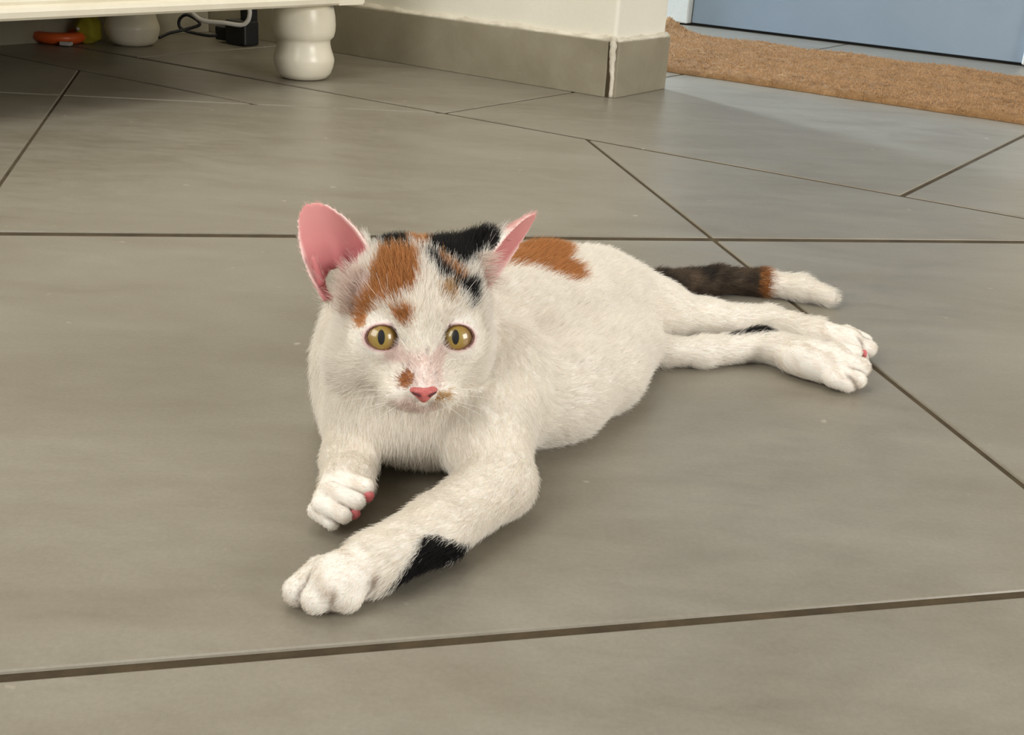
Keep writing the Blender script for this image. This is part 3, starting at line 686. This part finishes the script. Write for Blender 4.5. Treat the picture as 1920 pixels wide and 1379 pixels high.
# inside of the ears: bare pink skin, deeper towards the ear canal
BARE = np.zeros(len(CV), bool); EARIN = np.zeros(len(CV), bool)
for nm, (B, ax, O, Sd, L, wmx, dpt, lean, wp) in EARS.items():
    q = CV-B; s = (q@ax)/L; o = q@O; t = q@Sd
    near = (s > -.25) & (s < 1.08) & (np.abs(t) < .021) & (o < .014) & (o > -.02) & np.isin(REG, [REGN.index(nm), head_id])
    wd = wmx*np.interp(s, *wp); sc_ = np.clip(s, 0, 1)
    dp = dpt*(1-sc_)**.8*(.35+.65*np.minimum(1, wd/wmx))*np.cos(np.arcsin(np.clip(t/np.maximum(wd, 1e-4), -1, 1)*math.sin(1.45)))
    inn = near & ((NRM@O) > -.12) & (s > -.12) & (o > -dp+lean*sc_**2-.0006) & (np.abs(t) < wd*1.12+.001)
    if nm == 'ear_left': inn &= ~((HL[:, 2] > 3.5) & (s < .35))
    else: inn &= ~((o > .006) & (s < .3))
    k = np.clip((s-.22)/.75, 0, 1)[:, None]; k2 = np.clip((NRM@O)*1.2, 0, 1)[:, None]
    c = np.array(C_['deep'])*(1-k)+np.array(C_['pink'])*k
    rimf = np.clip((np.abs(t)/np.maximum(wd, .001)-.86)/.12, 0, 1)[:, None]*np.clip(s/.3, 0, 1)[:, None]
    c = c*(1-rimf)+np.array(lin(240, 208, 204))*rimf
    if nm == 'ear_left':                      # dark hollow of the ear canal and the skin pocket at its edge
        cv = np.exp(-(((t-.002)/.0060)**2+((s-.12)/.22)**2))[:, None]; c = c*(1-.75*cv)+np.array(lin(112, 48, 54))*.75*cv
    VCOL[inn] = c[inn]; EARIN |= inn
    outr = (REG == REGN.index(nm)) & ~inn
    if nm == 'ear_right':
        tipf = np.clip((s-.52)/.1, 0, 1)[:, None]; VCOL[outr] = (VCOL*(1-tipf)+np.array(lin(232, 192, 188))*tipf)[outr]
    else:
        VCOL[outr] = np.array(lin(228, 205, 196))
LIDS = np.zeros(len(CV), bool)
for c in EYE:
    r = np.linalg.norm(HL-np.array(c), axis=1); lx, ly = HL[:, 0]-c[0], HL[:, 1]-c[1]
    e = np.sqrt((lx/7.9)**2+(ly/5.9)**2); m = (r < ER+2.6) & (e < 1.25) & (HL[:, 2] > c[2])
    k = np.clip((1.22-e)/.2, 0, 1)[:, None]; k2 = np.clip((1.03-e)/.05, 0, 1)[:, None]
    cl_ = VCOL*(1-k)+np.array(lin(218, 184, 182))*k; cl_ = cl_*(1-k2)+np.array(lin(104, 74, 66))*k2
    VCOL[m] = cl_[m]; LIDS |= m & (e < 1.1)
    BARE |= (r < ER+1.6) & (e < 1.03)
# mouth line
mm = (REG == head_id) & (HL[:, 1] < -36) & (HL[:, 1] > -40.5) & (HL[:, 2] > 20) & (np.abs(HL[:, 0]) < 15)
bmA = np.concatenate([VCOL, np.ones((len(CV), 1))], 1).astype(np.float32)
ca = me.color_attributes.new('coat', 'FLOAT_COLOR', 'POINT'); ca.data.foreach_set('color', bmA.ravel())
M_COAT = mat('cat_coat', (.8, .8, .8), .75); N_, L_, b_ = nodes(M_COAT)
va = N_.new('ShaderNodeVertexColor'); va.layer_name = 'coat'; L_.new(va.outputs[0], b_.inputs['Base Color'])
b_.inputs['Specular IOR Level'].default_value = .2
b_.inputs['Subsurface Weight'].default_value = .25; b_.inputs['Subsurface Radius'].default_value = (.5, .25, .18); b_.inputs['Subsurface Scale'].default_value = .004
CAT = link('cat', me, M_COAT, None, True)
tag(CAT, 'white calico kitten lying stretched on the tiles looking at the camera', 'cat')

# ---- eyes
def eye_mat():
    m = mat('eye', (.4, .3, .1), .06); N, L, b = nodes(m)
    tc = N.new('ShaderNodeTexCoord'); sx = N.new('ShaderNodeSeparateXYZ'); L.new(tc.outputs['Object'], sx.inputs[0])
    def math_(op, a, b2=None):
        n = N.new('ShaderNodeMath'); n.operation = op
        for i, v in enumerate((a, b2)):
            if v is None: continue
            if hasattr(v, 'is_output'): L.new(v, n.inputs[i])
            else: n.inputs[i].default_value = v
        return n.outputs[0]
    x, y = sx.outputs[0], sx.outputs[1]
    rr = math_('SQRT', math_('ADD', math_('MULTIPLY', x, x), math_('MULTIPLY', y, y)))
    ns = noise(N, L, 900, 4, .6, tc.outputs['Object'])
    rj = math_('ADD', rr, math_('MULTIPLY', math_('SUBTRACT', ns.outputs['Fac'], .5), .0012))
    iris = ramp(N, [(.0, lin(128, 110, 50)), (.34, lin(152, 128, 58)), (.58, lin(146, 114, 52)), (.76, lin(110, 80, 36)), (.86, lin(22, 16, 12))])
    L.new(math_('MULTIPLY', rj, 1/.0090), iris.inputs[0])
    pe = math_('SQRT', math_('ADD', math_('POWER', math_('MULTIPLY', x, 1/.0016), 2.0), math_('POWER', math_('MULTIPLY', y, 1/.0034), 2.0)))
    pr_ = ramp(N, [(.9, (0, 0, 0)), (1.0, (1, 1, 1))]); L.new(math_('MULTIPLY', pe, .95), pr_.inputs[0])
    c = mixc(N, L, (.004, .004, .005), iris.outputs[0], pr_.outputs[0]); L.new(c, b.inputs['Base Color'])
    b.inputs['Coat Weight'].default_value = 1; b.inputs['Coat Roughness'].default_value = .02; b.inputs['Roughness'].default_value = .35
    return m
M_EYE = eye_mat()
for c, s in zip(EYE, (-1, 1)):
    bm = bmesh.new(); bmesh.ops.create_uvsphere(bm, u_segments=40, v_segments=24, radius=ER/1000)
    for v in bm.verts:
        if v.co.z > 0: v.co.z *= 1.03
    em = bpy.data.meshes.new('eye'); bm.to_mesh(em); bm.free()
    e = link('eye', em, M_EYE, CAT, True); ctr = hd(*c)
    gaze = nrm(CAM+np.array([0, 0, 0])-ctr); gx = nrm(hx-gaze*(hx@gaze)); gy = np.cross(gaze, gx)
    e.matrix_world = Matrix(((gx[0], gy[0], gaze[0], ctr[0]), (gx[1], gy[1], gaze[1], ctr[1]), (gx[2], gy[2], gaze[2], ctr[2]), (0, 0, 0, 1)))
# ---- nose leather
def nose():
    m = mat('nose_pink', lin(196, 104, 102), .5); N, L, b = nodes(m)
    tc = N.new('ShaderNodeTexCoord'); n = noise(N, L, 700, 3, .6, tc.outputs['Object']); r = ramp(N, [(.3, lin(176, 88, 88)), (.7, lin(202, 114, 110))])
    L.new(n.outputs['Fac'], r.inputs[0]); L.new(r.outputs[0], b.inputs['Base Color']); bump(N, L, b, n.outputs['Fac'], .5, .0006)
    b.inputs['Subsurface Weight'].default_value = .2; b.inputs['Subsurface Scale'].default_value = .003
    out = [(-6.0, -.2), (-5.2, 1.0), (-3, 1.5), (0, 1.2), (3, 1.5), (5.2, 1.0), (6.0, -.2), (5.0, -1.5), (3.0, -3.2), (1.4, -4.9), (0, -5.6), (-1.4, -4.9), (-3.0, -3.2), (-5.0, -1.5)]
    vs, fs = [], []; n_ = len(out); lv = [(1.12, -3.4), (1.08, -.8), (1.0, .3), (.82, 1.2), (.5, 1.9), (.2, 2.2)]
    for k, z in lv:
        for x, y in out:
            xx, yy = x*k, -1.8+(y+1.8)*k
            zz_ = z-.055*xx*xx*(.6)+(.35*yy if yy < 0 else -.5*yy)*.8
            vs.append(hd(.4+xx, -28.0+yy, 38.0+zz_))
    for i in range(len(lv)-1):
        for k in range(n_):
            j = (k+1) % n_; fs.append((i*n_+k, i*n_+j, (i+1)*n_+j, (i+1)*n_+k))
    fs.append(tuple(range((len(lv)-1)*n_, len(lv)*n_))); fs.append(tuple(range(n_))[::-1])
    me_ = pydata('nose', vs, fs); b2 = bmesh.new(); b2.from_mesh(me_); bmesh.ops.recalc_face_normals(b2, faces=b2.faces); b2.to_mesh(me_); b2.free()
    o = link('nose', me_, m, CAT, True); s = o.modifiers.new('s', 'SUBSURF'); s.levels = 2; s.render_levels = 2
    nm = mat('nostril', lin(80, 34, 36), .7)
    for sgn in (-1, 1):
        pts = [hd(.4+sgn*2.0, -30.6, 39.3), hd(.4+sgn*3.2, -29.8, 38.9), hd(.4+sgn*4.4, -29.4, 38.1), hd(.4+sgn*5.2, -28.9, 37.2)]
        tube('nostril', spline(pts, 4), .00065, nm, o, 6, .6)
nose()
# ---- paw pads
M_PAD = mat('pad_pink', lin(208, 112, 116), .55)
M_PAD.node_tree.nodes['Principled BSDF'].inputs['Subsurface Weight'].default_value = .2
M_PAD.node_tree.nodes['Principled BSDF'].inputs['Subsurface Scale'].default_value = .003
def pad(c, rad, seed): 
    o = blob('paw_pad', c, rad, M_PAD, CAT, .04, seed, 3); return o
pad(fl(686, 925, .0155)+P([.001, -.002, 0]), (.0030, .0028, .0034), 1)
pad(fl(661, 956, .0105)+P([.001, -.003, 0]), (.0031, .0028, .0030), 2)
pad(fl(1619, 664, .0135), (.0022, .003, .0030), 3)
# ---- whiskers, each its own tapered hair
M_WHISK = mat('whisker', lin(240, 236, 228), .4)
for s in (-1, 1):
    for i, (x, y, z, dx, dy, dz, ln) in enumerate([(10, -29, 31, 1, .15, .05, 30), (12, -31, 29, 1, .02, .1, 34), (11, -33, 30, 1, -.15, .1, 33), (13, -34, 27, 1, -.3, .0, 30), (10, -35, 29, .9, -.5, .1, 26), (13, -30, 26, 1, .3, -.3, 26)]):
        a = P([x*s, y, z]); dv = nrm(P([dx*s, dy, dz-.25])); pts = [hd(*(a+dv*ln*.75*t+P([0, -4*t*t, -6*t*t]))) for t in np.linspace(0, 1, 9)]
        tube('whisker', pts, .00011, M_WHISK, CAT, 5, .25)
    for i, (dx, dy, ln) in enumerate([(.3, 1, 20), (.7, .9, 22), (.05, 1, 17)]):
        a = P([14*s, 5.5+i, 24]); dv = nrm(P([dx*s, dy, .3])); pts = [hd(*(a+dv*ln*t+P([0, 0, -5*t*t]))) for t in np.linspace(0, 1, 8)]
        tube('brow_whisker', pts, .00012, M_WHISK, CAT, 5, .25)
# ---- fur: short combed strands over the whole coat
def fur(name, n, parent):
    q4 = quads.astype(int); A = CV[q4]
    ar = .5*np.linalg.norm(np.cross(A[:, 2]-A[:, 0], A[:, 3]-A[:, 1]), axis=1)
    cenq = A.mean(1); rq = REG[q4[:, 0]]
    headf = np.isin(rq, [head_id]); legf = np.isin(rq, [REGN.index(t) for t in REGN if t.startswith('paw') or t.startswith('fore')])
    wq = ar*np.where(headf, 3.2, np.where(legf, 1.8, 1.0))
    nb = BARE[q4].any(1) | EARIN[q4].all(1) | (cenq[:, 2] < .0016)
    earq = EARIN[q4].any(1); wq = np.where(nb, 0, wq)
    wq /= wq.sum(); idx = rng.choice(len(q4), n, p=wq)
    a, b = rng.random(n)[:, None], rng.random(n)[:, None]; Q = q4[idx]
    lerp = lambda F: (F[Q[:, 0]]*(1-a)*(1-b)+F[Q[:, 1]]*a*(1-b)+F[Q[:, 2]]*a*b+F[Q[:, 3]]*(1-a)*b)
    Pt = lerp(CV); Nn = lerp(NRM); Nn /= np.linalg.norm(Nn, axis=1, keepdims=True)+1e-9
    Fl = lerp(FLOW); reg = REG[Q[:, 0]]
    Fl = Fl-Nn*(Fl*Nn).sum(1)[:, None]; Fl /= np.linalg.norm(Fl, axis=1, keepdims=True)+1e-9
    LEN = dict(body=.0072, head=.0050, ear_left=.0028, ear_right=.0034, tail=.0068, foreleg_left=.0048, foreleg_right=.0046,
               paw_left=.0021, paw_right=.0018, hindleg_far=.0056, hindleg_near=.0050, paw_far=.0022, paw_near=.0021)
    ln = np.array([LEN[r] for r in REGN])[reg]
    h = (Pt-HC)@HR.T*1000
    # face fur is shortest on the nose bridge and muzzle, longest on the cheeks
    face = reg == head_id
    dn = np.linalg.norm(h-np.array([0, -26, 36]), axis=1)
    ln = np.where(face, np.clip(.0018+.000095*dn, .0018, .0075), ln)
    for c in EYE:
        r = np.linalg.norm(h-np.array(c), axis=1); ln = np.where(face & (r < 15), np.minimum(ln, .0020+.0006*np.maximum(r-10.5, 0)), ln)
    ln = ln*rng.uniform(.65, 1.25, n)
    lift = np.radians(np.where(face, 22, 24))+np.radians(rng.normal(0, 8, n)); lift = np.clip(lift, .15, 1.1)
    jt = rng.normal(size=(n, 3))*.16; jt -= Nn*(jt*Nn).sum(1)[:, None]
    # strands clump a little
    cl = np.stack([vnoise(Pt, 800, 21+i) for i in range(3)], 1)*.22; cl -= Nn*(cl*Nn).sum(1)[:, None]
    T = Fl+jt+cl; T /= np.linalg.norm(T, axis=1, keepdims=True)+1e-9
    K = 5; out = np.zeros((n, K, 3)); out[:, 0] = Pt-Nn*.0004
    cur = lift*1.35
    for k in range(1, K):
        d_ = T*np.cos(cur)[:, None]+Nn*np.sin(cur)[:, None]
        out[:, k] = out[:, k-1]+d_*(ln/(K-1))[:, None]; cur = cur*.72
    out[:, :, 2] = np.maximum(out[:, :, 2], .0004)
    cc = coat(Pt, reg, Nn, .9)
    ev = EARIN[Q].any(1) 
    earm = np.isin(reg, [REGN.index('ear_left'), REGN.index('ear_right')])
    vc = lerp(VCOL); cc = np.where((earm | LIDS[Q].any(1))[:, None], vc, cc)
    cc = cc*(1+rng.normal(0, .05, n))[:, None]
    return make_curves(name, out, cc, .000085, parent, M_FURH)
def make_curves(name, out, cc, rad, parent, m):
    n, K = out.shape[:2]
    hc = bpy.data.hair_curves.new(name); hc.add_curves([K]*n)
    hc.attributes['position'].data.foreach_set('vector', out.reshape(-1).astype(np.float32))
    ra = hc.attributes.get('radius') or hc.attributes.new('radius', 'FLOAT', 'POINT')
    prof_ = np.linspace(1, .25, K)*rad
    ra.data.foreach_set('value', np.tile(prof_, n).astype(np.float32))
    cal = hc.attributes.new('coat', 'FLOAT_COLOR', 'CURVE')
    cal.data.foreach_set('color', np.concatenate([np.clip(cc, 0, 1), np.ones((n, 1))], 1).astype(np.float32).ravel())
    o = bpy.data.objects.new(name, hc); COL.objects.link(o); hc.materials.append(m); o['kind'] = 'stuff'
    if parent: o.parent = parent
    return o
def hair_mat(name):
    m = mat(name, (.8, .8, .8), .6); N, L, b = nodes(m)
    at_ = N.new('ShaderNodeAttribute'); at_.attribute_name = 'coat'; L.new(at_.outputs['Color'], b.inputs['Base Color'])
    b.inputs['Specular IOR Level'].default_value = .25; b.inputs['Roughness'].default_value = .55
    tr = N.new('ShaderNodeBsdfTranslucent'); L.new(at_.outputs['Color'], tr.inputs[0])
    mx = N.new('ShaderNodeMixShader'); mx.inputs[0].default_value = .3
    L.new(b.outputs[0], mx.inputs[1]); L.new(tr.outputs[0], mx.inputs[2])
    L.new(mx.outputs[0], N['Material Output'].inputs[0]); return m
M_FURH = hair_mat('cat_fur')
fur('fur', 300000, CAT)
# longer pale tufts in the mouth of each ear
def tufts():
    P0, D0, L0 = [], [], []
    for nm in EARS:
        for i in range(700 if nm == 'ear_left' else 300):
            if nm == 'ear_left': b = hd(-18-rng.random()*20, 4+rng.random()*20, 8+rng.normal()*2); dr = nrm(HR.T@P([-.9+rng.normal()*.3, .75+rng.normal()*.35, .3]))
            else: b = hd(27+rng.random()*7, 18+rng.random()*18, 3-rng.random()*5); dr = nrm(HR.T@P([1+rng.normal()*.2, .0+rng.normal()*.3, .2]))
            P0.append(b); D0.append(dr); L0.append(rng.uniform(.006, .013))
    P0, D0, L0 = map(np.array, (P0, D0, L0)); n = len(P0); out = np.zeros((n, 5, 3))
    # root them on the nearest skin
    sel = np.where(ishead)[0]; S_ = CV[sel]
    for i in range(n):
        j = np.argmin(((S_-P0[i])**2).sum(1)); P0[i] = S_[j]
    for k in range(5):
        t = k/4; out[:, k] = P0+D0*(L0*t)[:, None]+hz*.003*math.sin(t*3)
    make_curves('ear_tuft', out, np.tile(np.array(lin(226, 210, 200)), (n, 1))*rng.uniform(.9, 1.05, (n, 1)), .00008, CAT, M_FURH)
tufts()

# ---- the rug's pile
def rug_pile(n=45000):
    nu, nv = RUGN; i = rng.integers(0, nu-1, n); j = rng.integers(0, nv-1, n); a, b2 = rng.random((n, 1)), rng.random((n, 1))
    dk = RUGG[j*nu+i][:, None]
    g = lambda ii, jj: RUGV[jj*nu+ii]
    p = g(i, j)*(1-a)*(1-b2)+g(i+1, j)*a*(1-b2)+g(i+1, j+1)*a*b2+g(i, j+1)*(1-a)*b2
    d_ = rng.normal(size=(n, 3))*.55+np.array([0, 0, .8]); d_ /= np.linalg.norm(d_, axis=1, keepdims=True)
    L_ = rng.uniform(.003, .007, (n, 1))*(1-.4*dk); out = np.stack([p-d_*.001, p+d_*L_*.5, p+d_*L_+np.array([0, 0, -.001])], 1); out[:, :, 2] = np.maximum(out[:, :, 2], .0006)
    cc = (np.array(lin(182, 144, 102))*(1-dk)+np.array(lin(122, 86, 50))*dk)*rng.uniform(.75, 1.25, (n, 1))  # pile darker in the hollows: their shade is put into the colour
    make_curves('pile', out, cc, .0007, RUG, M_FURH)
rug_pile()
